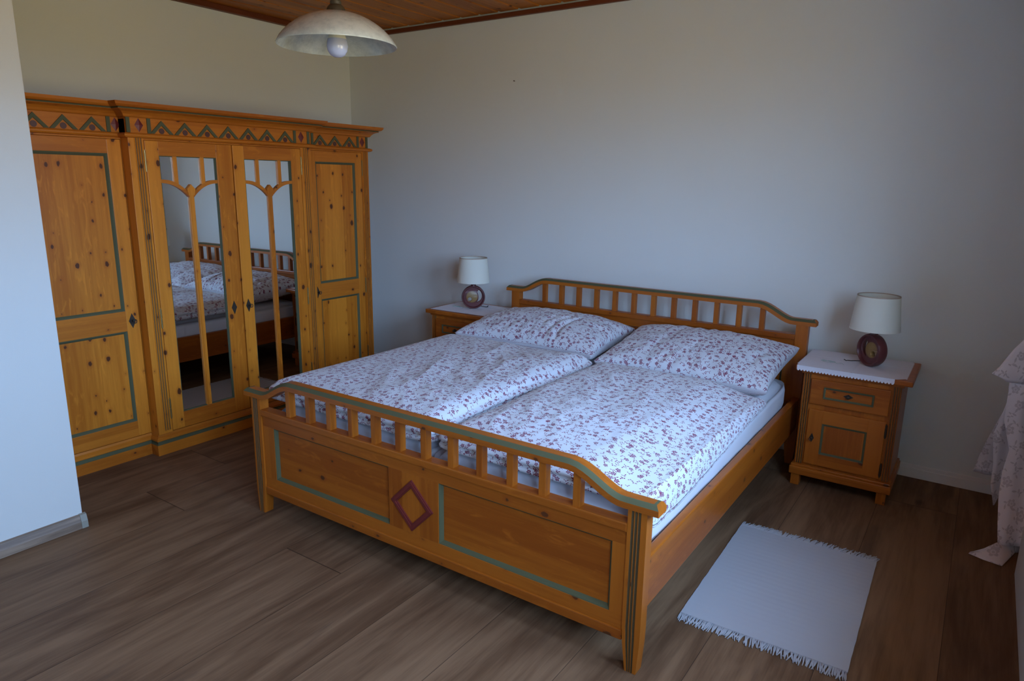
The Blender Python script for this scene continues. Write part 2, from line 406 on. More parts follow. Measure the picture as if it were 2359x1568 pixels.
# window wall with two openings, and the shallow recess beside the back wall where the curtain hangs
bm = bmesh.new(); X0, X1 = RW, RW + .26
ys = [RY, WINS[1][0], WINS[1][1], WINS[0][0], WINS[0][1], -.85]
for a, b in ((0, 1), (2, 3), (4, 5)): box(bm, X0, ys[a], 0, X1, ys[b], CZ + .15)
for a, b in ((1, 2), (3, 4)):
    box(bm, X0, ys[a], 0, X1, ys[b], .98); box(bm, X0, ys[a], 2.22, X1, ys[b], CZ + .15)
box(bm, X1, -.86, 0, X1 + .1, 0, CZ + .15)
bmesh.ops.remove_doubles(bm, verts=bm.verts, dist=1e-5)
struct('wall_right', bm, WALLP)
bm = bmesh.new(); box(bm, -.2, RY - .2, CZ + .06, 5.2, .2, CZ + .2); struct('ceiling', bm, WALL)
bm = bmesh.new()
xb = .02
while xb < 5.0:
    x1 = min(xb + .162, 5.0)
    # tongue and groove board with bevelled edges
    pr_ = [(xb, CZ + .02), (xb, CZ + .014), (xb + .012, CZ), (x1 - .012, CZ), (x1 - .001, CZ + .014), (x1 - .001, CZ + .02)]
    prism(bm, pr_, P('xz'), RY, -.030)
    xb += .163
box(bm, .02, RY, CZ + .0195, 5.0, -.030, CZ + .06)
struct('ceiling_boards', bm, CEIL)
bm = bmesh.new(); box(bm, 0, -.028, 2.583, 4.95, 0, 2.612, .004); struct('trim_1', bm, CTRIM)
CT2 = wood('pine_ceiling_trim_y', 'y', (.17, .045, .016), (.10, .024, .009), knots=.2, seed=8.1, rough=.45)
bm = bmesh.new(); box(bm, 0, RY, 2.583, .040, -.029, CZ, .004); struct('trim_2', bm, CT2)
# white two-step baseboard on the back wall
bm = bmesh.new(); box(bm, 0, -.016, 0, 4.95, 0, .052, .003); box(bm, 0, -.010, .050, 4.95, 0, .072, .004); struct('baseboard_back', bm, WHITEP)
# oak-look skirting on the partition, with its end cap
bm = bmesh.new(); prism(bm, [(1.254, 0), (1.274, 0), (1.272, .03), (1.264, .058), (1.254, .062)], P('xz'), RY, -2.850); struct('baseboard_partition', bm, SKIRT)
capm = mat('grey_skirting_cap', (.26, .25, .20), .5)
bm = bmesh.new(); prism(bm, [(1.254, 0), (1.276, 0), (1.2745, .031), (1.266, .060), (1.254, .064)], P('xz'), -2.852, -2.826); struct('trim_3', bm, capm)
for i, (y0, y1, z0, z1) in enumerate(WINS):
    bm = bmesh.new(); xw = RW + .14; ym = (y0 + y1) / 2
    for a, b_ in ((y0 + .001, ym - .002), (ym + .002, y1 - .001)):      # two casements
        ring_prism(bm, [(a, z0 + .001), (b_, z0 + .001), (b_, z1 - .001), (a, z1 - .001)], [(a + .06, z0 + .06), (b_ - .06, z0 + .06), (b_ - .06, z1 - .06), (a + .06, z1 - .06)], P('yz'), xw, xw + .06)
    wf = struct('window_%d' % (i + 1), bm, WHITEP)
    for a, b_ in ((y0 + .06, ym - .062), (ym + .062, y1 - .06)):
        bm = bmesh.new(); box(bm, xw + .027, a - .002, z0 + .058, xw + .033, b_ + .002, z1 - .058); obj('pane', bm, PANE, wf)
    bm = bmesh.new(); box(bm, RW - .04, y0 - .04, z0 - .035, RW + .14, y1 + .04, z0 - .001, .006); struct('trim_%d' % (4 + i), bm, WHITEP)

# ------------------------------------------------------------------ wardrobe
W0 = thing('wardrobe', 'large knotty pine wardrobe with mirrored middle doors and painted zigzag frieze', 'wardrobe', (.40, -1.63, 0))
XB = .10; XM = .735; XS = .667      # back, carcass fronts (middle, wings)
YL, YM0, YM1, YR = -2.83, -2.203, -1.055, -.490
def carcass(bm, xf, y0, y1):
    box(bm, XB, y0, .06, xf, y1, 1.80, .002, 0)
bm = bmesh.new(); carcass(bm, XM, YM0, YM1); carcass(bm, XS, YL, YM0 - .002); carcass(bm, XS, YM1 + .002, YR)
# face frame boards (proud of the carcass, door fields left open)
def face(bm, xf, y0, y1, d0, d1):
    box(bm, xf - .002, y0, .118, xf + .017, d0, 1.722, .002, 0); box(bm, xf - .002, d1, .118, xf + .017, y1, 1.722, .002, 0)
    box(bm, xf - .002, d0, 1.699, xf + .016, d1, 1.722, .001, 1)
face(bm, XM, YM0, YM1, -2.124, -1.134); face(bm, XS, YL, YM0 - .002, -2.726, -2.206); face(bm, XS, YM1 + .002, YR, -1.021, -.552)
obj('body', bm, [WZ, WY], W0)
# fluted pilasters
def pilaster(y0, y1, xf, n=3):
    bm = bmesh.new(); wd = (y1 - y0) / n
    for k in range(n):
        a = y0 + k * wd
        prism(bm, [(xf, a), (xf + .0045, a + .002), (xf + .0045, a + wd * .30), (xf + .0012, a + wd * .45), (xf + .0012, a + wd * .80), (xf + .0045, a + wd * .95), (xf, a + wd)],
              lambda p, q, d: (p, q, d), .135, 1.708)
    for f in bm.faces:
        if abs(f.calc_center_median().x - (xf + .0012)) < .0003 : f.material_index = 1
    obj('pilaster', bm, [WZ, FLUTE, GREEN], W0)
FM = XM + .017; FS = XS + .017
pilaster(-2.172, -2.134, FM); pilaster(-1.118, -1.076, FM); pilaster(-.543, -.505, FS); pilaster(-2.80, -2.755, FS)
# plinth with green line
for (xf, y0, y1, L, R_) in ((XM + .02, YM0 - .012, YM1 + .012, True, True), (XS + .02, YL, YM0 - .002, True, False), (XS + .02, YM1 + .013, YR, False, True)):
    bm = bmesh.new()
    collar(bm, [(.004, 0), (.006, .062), (.002, .066), (.000, .070), (.000, .080), (.005, .084), (.005, .094), (-.008, .106), (-.012, .118)], XB, xf, y0, y1, L, R_, [0, 1, 1, 1, 0, 0, 0, 0])
    obj('plinth', bm, [WY, GREEN], W0)
# frieze boards, bead and cornice
for (xf, y0, y1, L, R_, top) in ((XM, YM0, YM1, True, True, 0), (XS, YL, YM0 - .002, True, False, 0), (XS, YM1 + .002, YR, False, True, 0)):
    bm = bmesh.new()
    collar(bm, [(.002, 1.706), (.018, 1.709), (.024, 1.716), (.024, 1.722), (.018, 1.728), (.008, 1.731)], XB, xf + .014, y0, y1, L, R_)
    obj('bead_moulding', bm, WY, W0)
    bm = bmesh.new(); box(bm, XB, y0, 1.72, xf + .013, y1, 1.815, 0, 0); fr = obj('frieze', bm, WY, W0)
    bm = bmesh.new()
    collar(bm, [(.010, 1.806), (.016, 1.810), (.022, 1.820), (.034, 1.831), (.050, 1.838), (.060, 1.840), (.060, 1.842), (.058, 1.843), (.058, 1.847), (.062, 1.849), (.072, 1.852), (.080, 1.860), (.084, 1.874)],
           XB, xf + .012, y0, y1, L, R_, [0] * 6 + [1, 1, 1] + [0] * 3)
    obj('cornice', bm, [WY, GREEN], W0)
    fx = xf + .013
    fld = {XM: ([-2.021 + .1297 * k for k in range(7)], [-2.138, -1.122], [-2.194, -2.0875, -1.1725, -1.068], [])}.get(xf)
    if fld is None:
        if y1 > -1: fld = ([-.915, -.789, -.661], [-.540], [-1.034, -.980, -.583, -.500], [])
        else: fld = ([-2.591, -2.464, -2.333], [-2.221, -2.705], [-2.256, -2.668, -2.742], [])
    tri, dia, bars, _ = fld
    for y in tri:
        s = .052; b = bmesh.new()
        prism(b, [(y - .0625, 1.733), (y, 1.799), (y + .0625, 1.733), (y + .041, 1.733), (y, 1.776), (y - .041, 1.733)], P('yz'), fx, fx + .006)
        obj('chevron', b, GREEN, fr)
        b = bmesh.new(); prism(b, [(y + .0145 * math.cos(2 * PI * k / 24), 1.7475 + .0145 * math.sin(2 * PI * k / 24)) for k in range(24)], P('yz'), fx, fx + .002)
        obj('disc', b, DISC, fr)
    for y in dia:
        b = bmesh.new()
        vs = [b.verts.new(p) for p in ((fx, y - .0225, 1.770), (fx, y, 1.8045), (fx, y + .0225, 1.770), (fx, y, 1.7355), (fx + .006, y, 1.770))]
        for i in range(4): b.faces.new((vs[i], vs[(i + 1) % 4], vs[4]))
        b.faces.new(vs[:4]); obj('diamond', b, REDP, fr)
    for y in bars:
        b = bmesh.new(); box(b, fx - .001, y - .0095, 1.732, fx + .005, y + .0095, 1.809, .0015); obj('upright_strip', b, GREEN, fr)

def mould_rect(bm, fn, a0, b0, a1, b1, wd, d0, d1, mi=0, slope=0.0):
    """cove frame inside the rectangle (a0,b0)-(a1,b1): its face falls back by slope towards the panel"""
    O = [(a0, b0), (a1, b0), (a1, b1), (a0, b1)]
    def inset(w_): return [(a0 + w_, b0 + w_), (a1 - w_, b0 + w_), (a1 - w_, b1 - w_), (a0 + w_, b1 - w_)]
    loops = [(O, d0), (O, d1), (inset(wd * .25), d1 - slope * .08), (inset(wd * .6), d1 - slope * .45), (inset(wd), d1 - slope), (inset(wd), d0)]
    rows = [[bm.verts.new(fn(p, q, d)) for p, q in L_] for L_, d in loops]
    for A, B in zip(rows, rows[1:] + rows[:1]):
        for i in range(4): bm.faces.new((A[i], A[(i + 1) % 4], B[(i + 1) % 4], B[i])).material_index = mi
def diamond_plate(bm, y, z, x, hw, hh, t=.0025):
    n = 3; pts = [(y, z - hh), (y + hw, z), (y, z + hh), (y - hw, z)]
    prism(bm, pts, P('yz'), x, x + t)
def hinge(door, y, z0, z1, x):
    b = bmesh.new(); zm = (z0 + z1) / 2
    tube(b, [(x + .003, y, z0), (x + .003, y, zm - .003)], .0055, 8); tube(b, [(x + .003, y, zm + .003), (x + .003, y, z1)], .0055, 8)
    tube(b, [(x + .003, y, z0 - .006), (x + .003, y, z1 + .006)], .0035, 8)
    obj('hinge', b, BRASS, door, smooth=True, angle=40)
def key(door, y, z, x):
    b = bmesh.new(); tube(b, [(x, y, z), (x + .022, y, z - .001)], .0025, 8)
    R = .010; pts = [(x + .03, y + R * math.cos(t) * .9, z + R * math.sin(t)) for t in [2 * PI * k / 14 for k in range(15)]]
    tube(b, pts, .0022, 6); tube(b, [(x + .018, y, z), (x + .024, y, z)], .004, 8); obj('key', b, IRON, door, smooth=True, angle=50)
def panel_door(y0, y1, py0, py1, xf, key_y, hinge_y):
    b = bmesh.new(); z0, z1 = .124, 1.697; xd = xf + .017
    box(b, xf - .001, y0, z0, xd, py0, z1, .003, 0); box(b, xf - .001, py1, z0, xd, y1, z1, .003, 0)
    for a, c in ((z0, .210), (.712, .820), (1.627, z1)): box(b, xf - .001, py0 - .001, a, xd - .0003, py1 + .001, c, .0015, 1)
    d = obj('door', b, [WZ, WY], W0)
    for a, c in ((.210, .712), (.820, 1.627)):
        b = bmesh.new(); box(b, xf - .004, py0 - .002, a - .002, xf + .004, py1 + .002, c + .002, 0, 0); obj('panel', b, WZ, d)
        b = bmesh.new(); mould_rect(b, P('yz'), py0, a, py1, c, .0145, xf + .001, xf + .0145, 0, .010); obj('moulding', b, GREEN, d, label='grey green painted moulding')
    b = bmesh.new(); diamond_plate(b, key_y, .765, xd, .018, .040); obj('escutcheon', b, IRON, d); key(d, key_y, .765, xd)
    if hinge_y:
        for a, c in ((1.545, 1.645), (.715, .815), (.21, .31)): hinge(d, hinge_y, a, c, xd - .004)
    return d
panel_door(-1.019, -.554, -.964, -.617, XS, -.998, -.552)
panel_door(-2.724, -2.208, -2.656, -2.277, XS, -2.246, None)
def mirror_door(y0, y1, gy0, gy1, xf, key_y, hinge_y, with_key):
    b = bmesh.new(); z0, z1 = .124, 1.697; xd = xf + .017; g0, g1 = .215, 1.623; ym = (gy0 + gy1) / 2
    box(b, xf - .001, y0, z0, xd, gy0, z1, .003, 0); box(b, xf - .001, gy1, z0, xd, y1, z1, .003, 0)
    box(b, xf - .001, gy0 - .001, z0, xd - .0003, gy1 + .001, g0, .0015, 1); box(b, xf - .001, gy0 - .001, g1, xd - .0003, gy1 + .001, z1, .0015, 1)
    d = obj('door', b, [WZ, WY], W0)
    b = bmesh.new(); box(b, xf + .0025, gy0 - .004, g0 - .004, xf + .0045, gy1 + .004, g1 + .004)
    for v in b.verts: v.co.x -= math.tan(math.radians(1.05 if with_key else .2)) * (v.co.y - ym)      # panes sit a touch askew
    obj('mirror', b, MIRR, d)
    b = bmesh.new(); ring_prism(b, [(gy0, g0), (gy1, g0), (gy1, g1), (gy0, g1)], [(gy0 + .004, g0 + .004), (gy1 - .004, g0 + .004), (gy1 - .004, g1 - .004), (gy0 + .004, g1 - .004)], P('yz'), xf + .0015, xf + .013)
    obj('moulding', b, GREEN, d, label='grey green painted moulding')
    # lattice: two upper uprights, twin arches meeting over a slim post
    b = bmesh.new(); h = xd - .003; l0 = xf + .001
    for s in (-1, 1):
        yc = ym + s * .0785; box(b, l0, yc - .012, 1.478, h, yc + .012, g1, .002, 0)
    box(b, l0, ym - .0155, g0, h, ym + .0155, 1.425, .003, 0)
    prism(b, [(ym - .017, 1.418), (ym + .017, 1.418), (ym + .024, 1.452), (ym, 1.478), (ym - .024, 1.452)], P('yz'), l0, h + .003, 0)
    half = (gy1 - gy0) / 2
    for s in (-1, 1):
        up, lo = [], []
        for k in range(13):
            t = k / 12; yy = (1 - t) * half + t * .012
            zz = 1.502 - .072 * (t ** 2.4)
            up.append((ym + s * yy, zz)); lo.append((ym + s * yy, zz - .018 - .006 * t))
        prism(b, up + lo[::-1], P('yz'), l0, h + .001, 1)
    obj('lattice', b, [WZ, WY], d, label='pine glazing lattice with twin arches')
    b = bmesh.new(); diamond_plate(b, key_y, .765, xd, .017, .040); obj('escutcheon', b, IRON, d)
    if with_key: key(d, key_y, .765, xd)
    for a, c in ((1.545, 1.645), (.715, .815), (.20, .31)): hinge(d, hinge_y, a, c, xd - .004)
mirror_door(-2.121, -1.622, -2.050, -1.722, XM, -1.680, -2.124, False)
mirror_door(-1.615, -1.137, -1.543, -1.210, XM, -1.583, -1.134, True)

# ------------------------------------------------------------------ bed
BED = thing('double_bed', 'wide pine double bed with spindled head and foot boards and red diamond', 'bed', (2.708, -1.25, 0))
CX = 2.707
def s01(t): t = max(0, min(1, t)); return t * t * (3 - 2 * t)
def rail_z(x):                       # lower edge of the curved rail above its end height
    d = abs(x - CX)
    return .0735 * (1 - s01((d - .685) / .195))
def curved_rail(zend, yf, yb, parent):
    secs = []; N = 90
    xs = [CX - .999 + 1.998 * k / N for k in range(N + 1)]
    prof = [(0, 0), (0, .0205), (.003, .0235), (.008, .0295), (.0135, .034), (yb - yf - .012, .034), (yb - yf - .003, .029), (yb - yf, .019), (yb - yf, 0)]
    for x in xs:
        sl = (rail_z(x + .002) - rail_z(x - .002)) / .004; nx, nz = -sl / math.hypot(1, sl), 1 / math.hypot(1, sl)
        z0 = zend + rail_z(x)
        secs.append([(x + nx * h, yf + o, z0 + nz * h) for o, h in prof])
    b = bmesh.new(); sweep(b, secs, [0, 1, 1, 1, 0, 0, 0, 0, 0])
    # green returns on the two ends
    b.faces.ensure_lookup_table()
    for v in b.verts:
        h = v.co.z - zend
        if abs(v.co.x - CX) > .9985 and h > .015: v.co.x = CX + math.copysign(.999 - (h - .019) * .85, v.co.x - CX)
    for f in b.faces:
        c_ = f.calc_center_median()
        if abs(c_.x - CX) > .9985 - .02 and c_.z - zend > .0235 and abs(f.normal.y) < .6: f.material_index = 1
    o = obj('top_rail', b, [BX, GREEN], parent, smooth=True, angle=25); return o
def endboard(name, zc, yf, yb, zend, zp, bal0, pitch, foot):
    """zc: height of the cap board top; everything in world space"""
    yd = .045
    b = bmesh.new()
    # panel frame: cap, top rail, bottom rail, stiles
    x0, x1 = 1.810, 3.604; yb_ = yf + .034; yi = yf + .008
    zb0 = .100 if foot else .16
    box(b, x0, yf - .002, zc - .030, x1, yf + .048, zc, .004, 0)
    box(b, x0, yi, zc - .078, x1, yb_, zc - .030, .001, 0)
    pz0, pz1 = (.185, .430) if foot else (.36, .652)
    box(b, x0, yi, zb0 + .036, x1, yb_, pz0, .001, 0)
    box(b, x0, yf + .002, zb0, x1, yb_ + .004, zb0 + .036, .004, 0)
    for a, c in ((x0, 1.884), (2.589, 2.843), (3.554, x1)): box(b, a, yi, pz0 - .001, c, yb_, pz1 + .001, .001, 1)
    o = obj(name, b, [BX, BZ], BED)
    for a, c in ((1.884, 2.589), (2.843, 3.554)):
        b = bmesh.new(); box(b, a - .002, yf + .0245, pz0 - .002, c + .002, yf + .032, pz1 + .002); obj('panel', b, BX, o)
        b = bmesh.new(); mould_rect(b, lambda p, q, d: (p, -d, q), a, pz0, c, pz1, .0125, -(yf + .030), -(yf + .0100), 0, .0145); obj('moulding', b, GREEN, o, label='grey green painted moulding')
    if foot:
        b = bmesh.new(); cx, cz = 2.7115, .302; hw, hh = .107, .106
        ring_prism(b, [(cx, cz - hh), (cx + hw, cz), (cx, cz + hh), (cx - hw, cz)], [(cx, cz - hh + .031), (cx + hw - .031, cz), (cx, cz + hh - .031), (cx - hw + .031, cz)], lambda p, q, d: (p, d, q), yi - .006, yi + .001)
        ring_prism(b, [(cx, cz - hh + .007), (cx + hw - .007, cz), (cx, cz + hh - .007), (cx - hw + .007, cz)], [(cx, cz - hh + .023), (cx + hw - .023, cz), (cx, cz + hh - .023), (cx - hw + .023, cz)], lambda p, q, d: (p, d, q), yi - .009, yi - .005)
        obj('diamond', b, REDP, o, label='oxblood painted diamond frame')
    # spindles
    for k in range(12):
        xa = bal0 + pitch * k; b = bmesh.new(); ym = yf + .023
        box(b, xa, ym - .016, zc - .004, xa + .027, ym + .016, zend + rail_z(xa + .013) + .006, .0025)
        obj('spindle', b, BZ, o)
    # posts, tapered below the panel frame, fluted on the front face
    for s in (-1, 1):
        xo = CX + s * .9605; xi = CX + s * .8975; b = bmesh.new()
        rows = []; gd = .0035 if foot else 0.00001
        for z, ti, to in ((0, .017, .008), (.10, .004, .001), (.16, 0, 0), (zend + .004, 0, 0)):
            xa, xb_ = sorted((xi + s * ti, xo - s * to))
            n = 3; loop = [(xa, yf + yd, z), (xa, yf, z)]
            wd = xb_ - xa; g0, g1 = xa + wd * .20, xa + wd * .74
            for q in range(n):
                u0 = g0 + (g1 - g0) * q / n; uw = (g1 - g0) / n
                loop += [(u0, yf, z), (u0 + uw * .12, yf + gd, z), (u0 + uw * .62, yf + gd, z), (u0 + uw * .74, yf, z)]
            loop += [(xb_, yf, z), (xb_, yf + yd, z)]
            rows.append(loop)
        L_ = len(rows[0]); mis = [0] * L_
        if foot:
            for q in range(3): mis[2 + 4 * q] = 1; mis[3 + 4 * q] = 1; mis[4 + 4 * q] = 1
        sweep(b, rows, mis)
        obj('post', b, [BZ, FLUTE], o)
    curved_rail(zend, yf - .010, yf + .050, o)
    return o
endboard('footboard', .508, -2.289, -2.24, .560, .56, 1.981, .1297, True)
endboard('headboard', .735, -.212, -.16, .790, .79, 1.988, .1290, False)
for s in (-1, 1):
    b = bmesh.new(); xo = CX + s * .955; xi = CX + s * .922
    box(b, xi, -2.246, .212, xo, -.214, .390, .005); obj('side_rail', b, BY, BED)
b = bmesh.new()
for k in range(12): box(b, CX - .92, -2.1 + k * .155, .33, CX + .92, -2.03 + k * .155, .350, .002)
for x in (CX - .918, CX - .02, CX + .878): box(b, x, -2.236, .29, x + .04, -.222, .33)
for yy in (-.5, -1.25, -1.95): box(b, CX - .02, yy - .02, 0, CX + .02, yy + .02, .29)
obj('slat_base', b, BY, BED)

# ------------------------------------------------------------------ soft things
def se(th, n):
    c, s = math.cos(th), math.sin(th)
    r = (abs(c) ** n + abs(s) ** n) ** (-1 / n); return c * r, s * r
def padded(name, cx, cy, hx, hy, zb, T, top, m, N=260, K=46, n=14, skirt=None, side=.02, shape=None, wr=None, botcut=0.0, parent=None):
    """closed padded slab; top(x,y) adds height; skirt: [(out, fraction of T)]"""
    b = bmesh.new(); uvl = b.loops.layers.uv.new('UVMap'); uv = {}
    dirs = []
    # even spacing along the perimeter of a rounded rectangle
    per = []
    M_ = 2000; pts = [se(2 * PI * k / M_, n) for k in range(M_ + 1)]
    acc = [0]
    for p, q in zip(pts, pts[1:]): acc.append(acc[-1] + math.hypot((q[0] - p[0]) * hx, (q[1] - p[1]) * hy))
    j = 0
    for k in range(N):
        tgt = acc[-1] * k / N
        while acc[j + 1] < tgt: j += 1
        f = (tgt - acc[j]) / max(1e-9, acc[j + 1] - acc[j]); dirs.append((pts[j][0] * (1 - f) + pts[j + 1][0] * f, pts[j][1] * (1 - f) + pts[j + 1][1] * f))
    def place(x, y, z):
        if shape: x, y, z = shape(x, y, z)
        return (x, y, z)
    rows = []
    cv = b.verts.new(place(cx, cy, zb + T + top(cx, cy, 0))); uv[cv] = (cx, cy); rows.append([cv])
    for i in range(1, K + 1):
        rho = (i / K) ** .75; row = []
        for (dx, dy) in dirs:
            x, y = cx + dx * hx * rho, cy + dy * hy * rho
            fall = (1 - rho ** 9) ** .5
            z = zb + T * (.66 + .34 * fall) + top(x, y, rho) * (1 - rho ** 6)
            v = b.verts.new(place(x, y, z)); uv[v] = (x, y); row.append(v)
        rows.append(row)
    skirt = skirt or [(.4, .60), (.8, .5), (1, .35), (.8, .18), (.3, .04), (-.4, 0)]
    for o, fz in skirt:
        row = []
        for k_, (dx, dy) in enumerate(dirs):
            L = math.hypot(dx * 1.0, dy * 1.0); ax = max(abs(dx), abs(dy))
            ex = dx / abs(dx) * (abs(dx) ** 12) if dx else 0; ey = dy / abs(dy) * (abs(dy) ** 12) if dy else 0
            ln = math.hypot(ex, ey) or 1; ex, ey = ex / ln, ey / ln
            x, y = cx + dx * hx, cy + dy * hy
            wv = side * (1 + .35 * noise.noise(Vector((x * 7, y * 7, 3.1)))) * (o if not botcut else o)
            X_, Y_ = x + ex * wv, y + ey * wv
            Z_ = zb + T * fz + (.004 * noise.noise(Vector((x * 9, y * 9, fz * 4))) if 0 < fz else 0)
            v = b.verts.new(place(X_, Y_, Z_)); uv[v] = (x + ex * (wv + (.66 - fz) * T), y + ey * (wv + (.66 - fz) * T)); row.append(v)
        rows.append(row)
    for sc2 in (.97, .93, .86, .6):
        row = []
        for (dx, dy) in dirs:
            x, y = cx + dx * hx * sc2, cy + dy * hy * sc2
            v = b.verts.new(place(x, y, zb)); uv[v] = (x, y); row.append(v)
        rows.append(row)
    bc = b.verts.new(place(cx, cy, zb)); uv[bc] = (cx, cy)
    fs = []
    for i in range(N): fs.append(b.faces.new((rows[0][0], rows[1][i], rows[1][(i + 1) % N])))
    for A, B in zip(rows[1:], rows[2:]):
        for i in range(N):
            jn = (i + 1) % N; fs.append(b.faces.new((A[i], B[i], B[jn], A[jn])))
    for i in range(N): fs.append(b.faces.new((bc, rows[-1][(i + 1) % N], rows[-1][i])))
    for f in b.faces:
        for lp in f.loops: lp[uvl].uv = uv[lp.vert]
    return obj(name, b, m, parent, smooth=True)

# mattresses in fitted sheets
def flat(x, y, r): return .004 * noise.noise(Vector((x * 3, y * 3, 0)))
sk = [(.5, .80), (1, .62), (1, .40), (1, .2), (.6, .06), (-.2, 0)]
m1 = padded('mattress', 2.249, -1.236, .443, .985, .352, .163, flat, SHEET, N=160, K=14, side=.012, skirt=sk)
tag(m1, 'mattress in white fitted sheet under the duvet beside the wardrobe', 'mattress', 'mattresses in the pine double bed')
m2 = padded('mattress', 3.163, -1.236, .443, .985, .352, .163, flat, SHEET, N=160, K=14, side=.012, skirt=sk)
tag(m2, 'mattress in white fitted sheet showing along the bed side nearest the rug', 'mattress', 'mattresses in the pine double bed')

def ridged(x, y, a, f, s):        # soft folds running along direction a
    ca, sa = math.cos(a), math.sin(a); u = x * ca + y * sa; v = -x * sa + y * ca
    n_ = noise.noise(Vector((v * f, u * f * .28, s)))
    return (1 - abs(n_) * 2.2)
def top_left(x, y, r):
    z = .012 * noise.noise(Vector((x * 3.2, y * 2.2, 1.7))) + .015 * max(-.4, ridged(x, y, -1.05, 5.5, 3.3)) * s01((x - 1.95) / .4)
    z += .010 * max(-.5, ridged(x, y, -.75, 11, 9.3)) * s01((x - 2.1) / .4)
    z += .006 * math.exp(-((x - 2.15) / .35) ** 2) * s01((y + 1.7) / .6)      # fuller towards the pillow
    z += .010 * math.exp(-((x - 2.66) / .05) ** 2)
    z += .003 * noise.noise(Vector((x * 22, y * 16, 0)))
    return z
def top_right(x, y, r):
    z = .011 * noise.noise(Vector((x * 3.0, y * 2.2, 7.7))) + .013 * max(-.4, ridged(x, y, -1.2, 5.0, 5.9)) * s01((3.45 - x) / .35)
    z += .009 * max(-.5, ridged(x, y, -.9, 10, 2.2)) * s01((3.3 - x) / .4)
    z += .003 * noise.noise(Vector((x * 22, y * 16, 5)))
    return z
dsk = [(.55, .60), (.95, .52), (1.05, .44), (.70, .36), (.42, .32), (.75, .27), (1.0, .18), (.8, .07), (.2, .005), (-.5, 0)]
def shape_l(x, y, z):
    # the corner by the pillow and the middle edge stay slightly raised
    x += .008 * s01((x - 2.45) / .25) * math.sin(y * 5.1 + .6) - .002
    return x, y, z
def shape_r(x, y, z):
    z = .522 + (z - .522) * (1 - .60 * s01((x - 3.36) / .26))
    k = s01((-y - .95) / 1.1); e = x - 3.565
    if e > 0:
        x = 3.565 + .100 * (1 - math.exp(-e / .100)); z -= max(0, e - .074) * (.15 + .62 * k)
    if x < 2.90: x += .006 * s01((2.90 - x) / .1) * (1 + math.sin(y * 6.3 + 1))
    return x, y, z
d1 = padded('duvet', 2.228, -1.521, .480, .656, .522, .100, top_left, LINEN, N=420, K=66, n=44, side=.022, skirt=dsk, shape=shape_l)
tag(d1, 'floral duvet covering the wardrobe side of the double bed', 'duvet', 'floral duvets on the double bed')
d2 = padded('duvet', 3.243, -1.529, .473, .653, .522, .090, top_right, LINEN, N=420, K=66, n=40, side=.022, skirt=dsk, shape=shape_r)
tag(d2, 'floral duvet on the bed half nearest the bedside rug, hanging over the edge', 'duvet', 'floral duvets on the double bed')

def pillow(label, cx, cy, zc, a, b_, T0, T1, tilt, yaw, seed, creases, lean=0.0):
    b = bmesh.new(); uvl = b.loops.layers.uv.new('UVMap'); uv = {}
    NU, NV = 110, 76; cy_, sy_ = math.cos(yaw), math.sin(yaw)
    grids = []
    for side_ in (1, -1):
        g_ = []
        for i in range(NU + 1):
            row = []
            for j in range(NV + 1):
                u = -1 + 2 * i / NU; v = -1 + 2 * j / NV
                u = math.sin(u * PI / 2) * .35 + u * .65; v = math.sin(v * PI / 2) * .35 + v * .65
                pu = max(0, 1 - abs(u) ** 2.4); pv = max(0, 1 - abs(v) ** 2.2)
                th = (pu * pv) ** .46
                x = a * u * (1 - .055 * (1 - v * v)); y = b_ * v * (1 - .10 * (1 - u * u))
                z = th * T0 if side_ > 0 else -T1 * (pu * pv) ** .24
                z *= 1 + .10 * noise.noise(Vector((u * 1.6, v * 1.6, seed)))
                if side_ > 0:
                    # puckers run inwards from the corners and seams
                    e = max(abs(u), abs(v)); ang = math.atan2(v * b_, u * a)
                    z += .010 * (e ** 3) * th * math.sin(ang * 19 + seed + 3 * noise.noise(Vector((u * 3, v * 3, seed))))
                    for (uc, wv, dp, v0, v1) in creases:
                        uu = u - uc - .07 * math.sin(v * 2.5)
                        z -= dp * math.exp(-(uu / wv) ** 2) * s01((v1 - v) / .4) * s01((v - v0) / .4) * min(1, th * 1.5)
                    z += .006 * noise.noise(Vector((u * 6, v * 5, seed + 4))) * th
                z += tilt * v + lean * u
                X, Y = x * cy_ - y * sy_, x * sy_ + y * cy_
                if side_ < 0 and (i in (0, NU) or j in (0, NV)): row.append(grids[0][i][j]); continue
                vt = b.verts.new((cx + X, cy + Y, zc + z)); uv[vt] = (x + 3.3 + (0 if side_ > 0 else 2), y * 1.12 + seed); row.append(vt)
            g_.append(row)
        grids.append(g_)
    for s_, g_ in enumerate(grids):
        for i in range(NU):
            for j in range(NV):
                q = [g_[i][j], g_[i + 1][j], g_[i + 1][j + 1], g_[i][j + 1]]
                if s_: q = q[::-1]
                b.faces.new(q)
    for s_, g_ in enumerate(grids):
        for i in range(NU + 1):
            acc = 0; vals = [0]
            for j in range(NV): acc += (g_[i][j + 1].co - g_[i][j].co).length; vals.append(acc)
            for j in range(NV + 1):
                if not (s_ and (i in (0, NU) or j in (0, NV))): uv[g_[i][j]] = (uv[g_[i][j]][0], seed + vals[j] - vals[NV // 2])
    for f in b.faces:
        for lp in f.loops: lp[uvl].uv = uv[lp.vert]
    return tag(obj('pillow', b, LINEN, smooth=True), label, 'pillow', 'floral pillows against the headboard')
pillow('plump floral pillow on the half of the bed beside the wardrobe', 2.222, -.536, .624, .472, .300, .118, .100, .020, .02, 1.0,
       [(.36, .035, .014, -1.1, .3), (.50, .030, .018, -1.1, .25), (.22, .03, .008, -1.1, .1), (-.75, .04, .008, -.6, .9)])
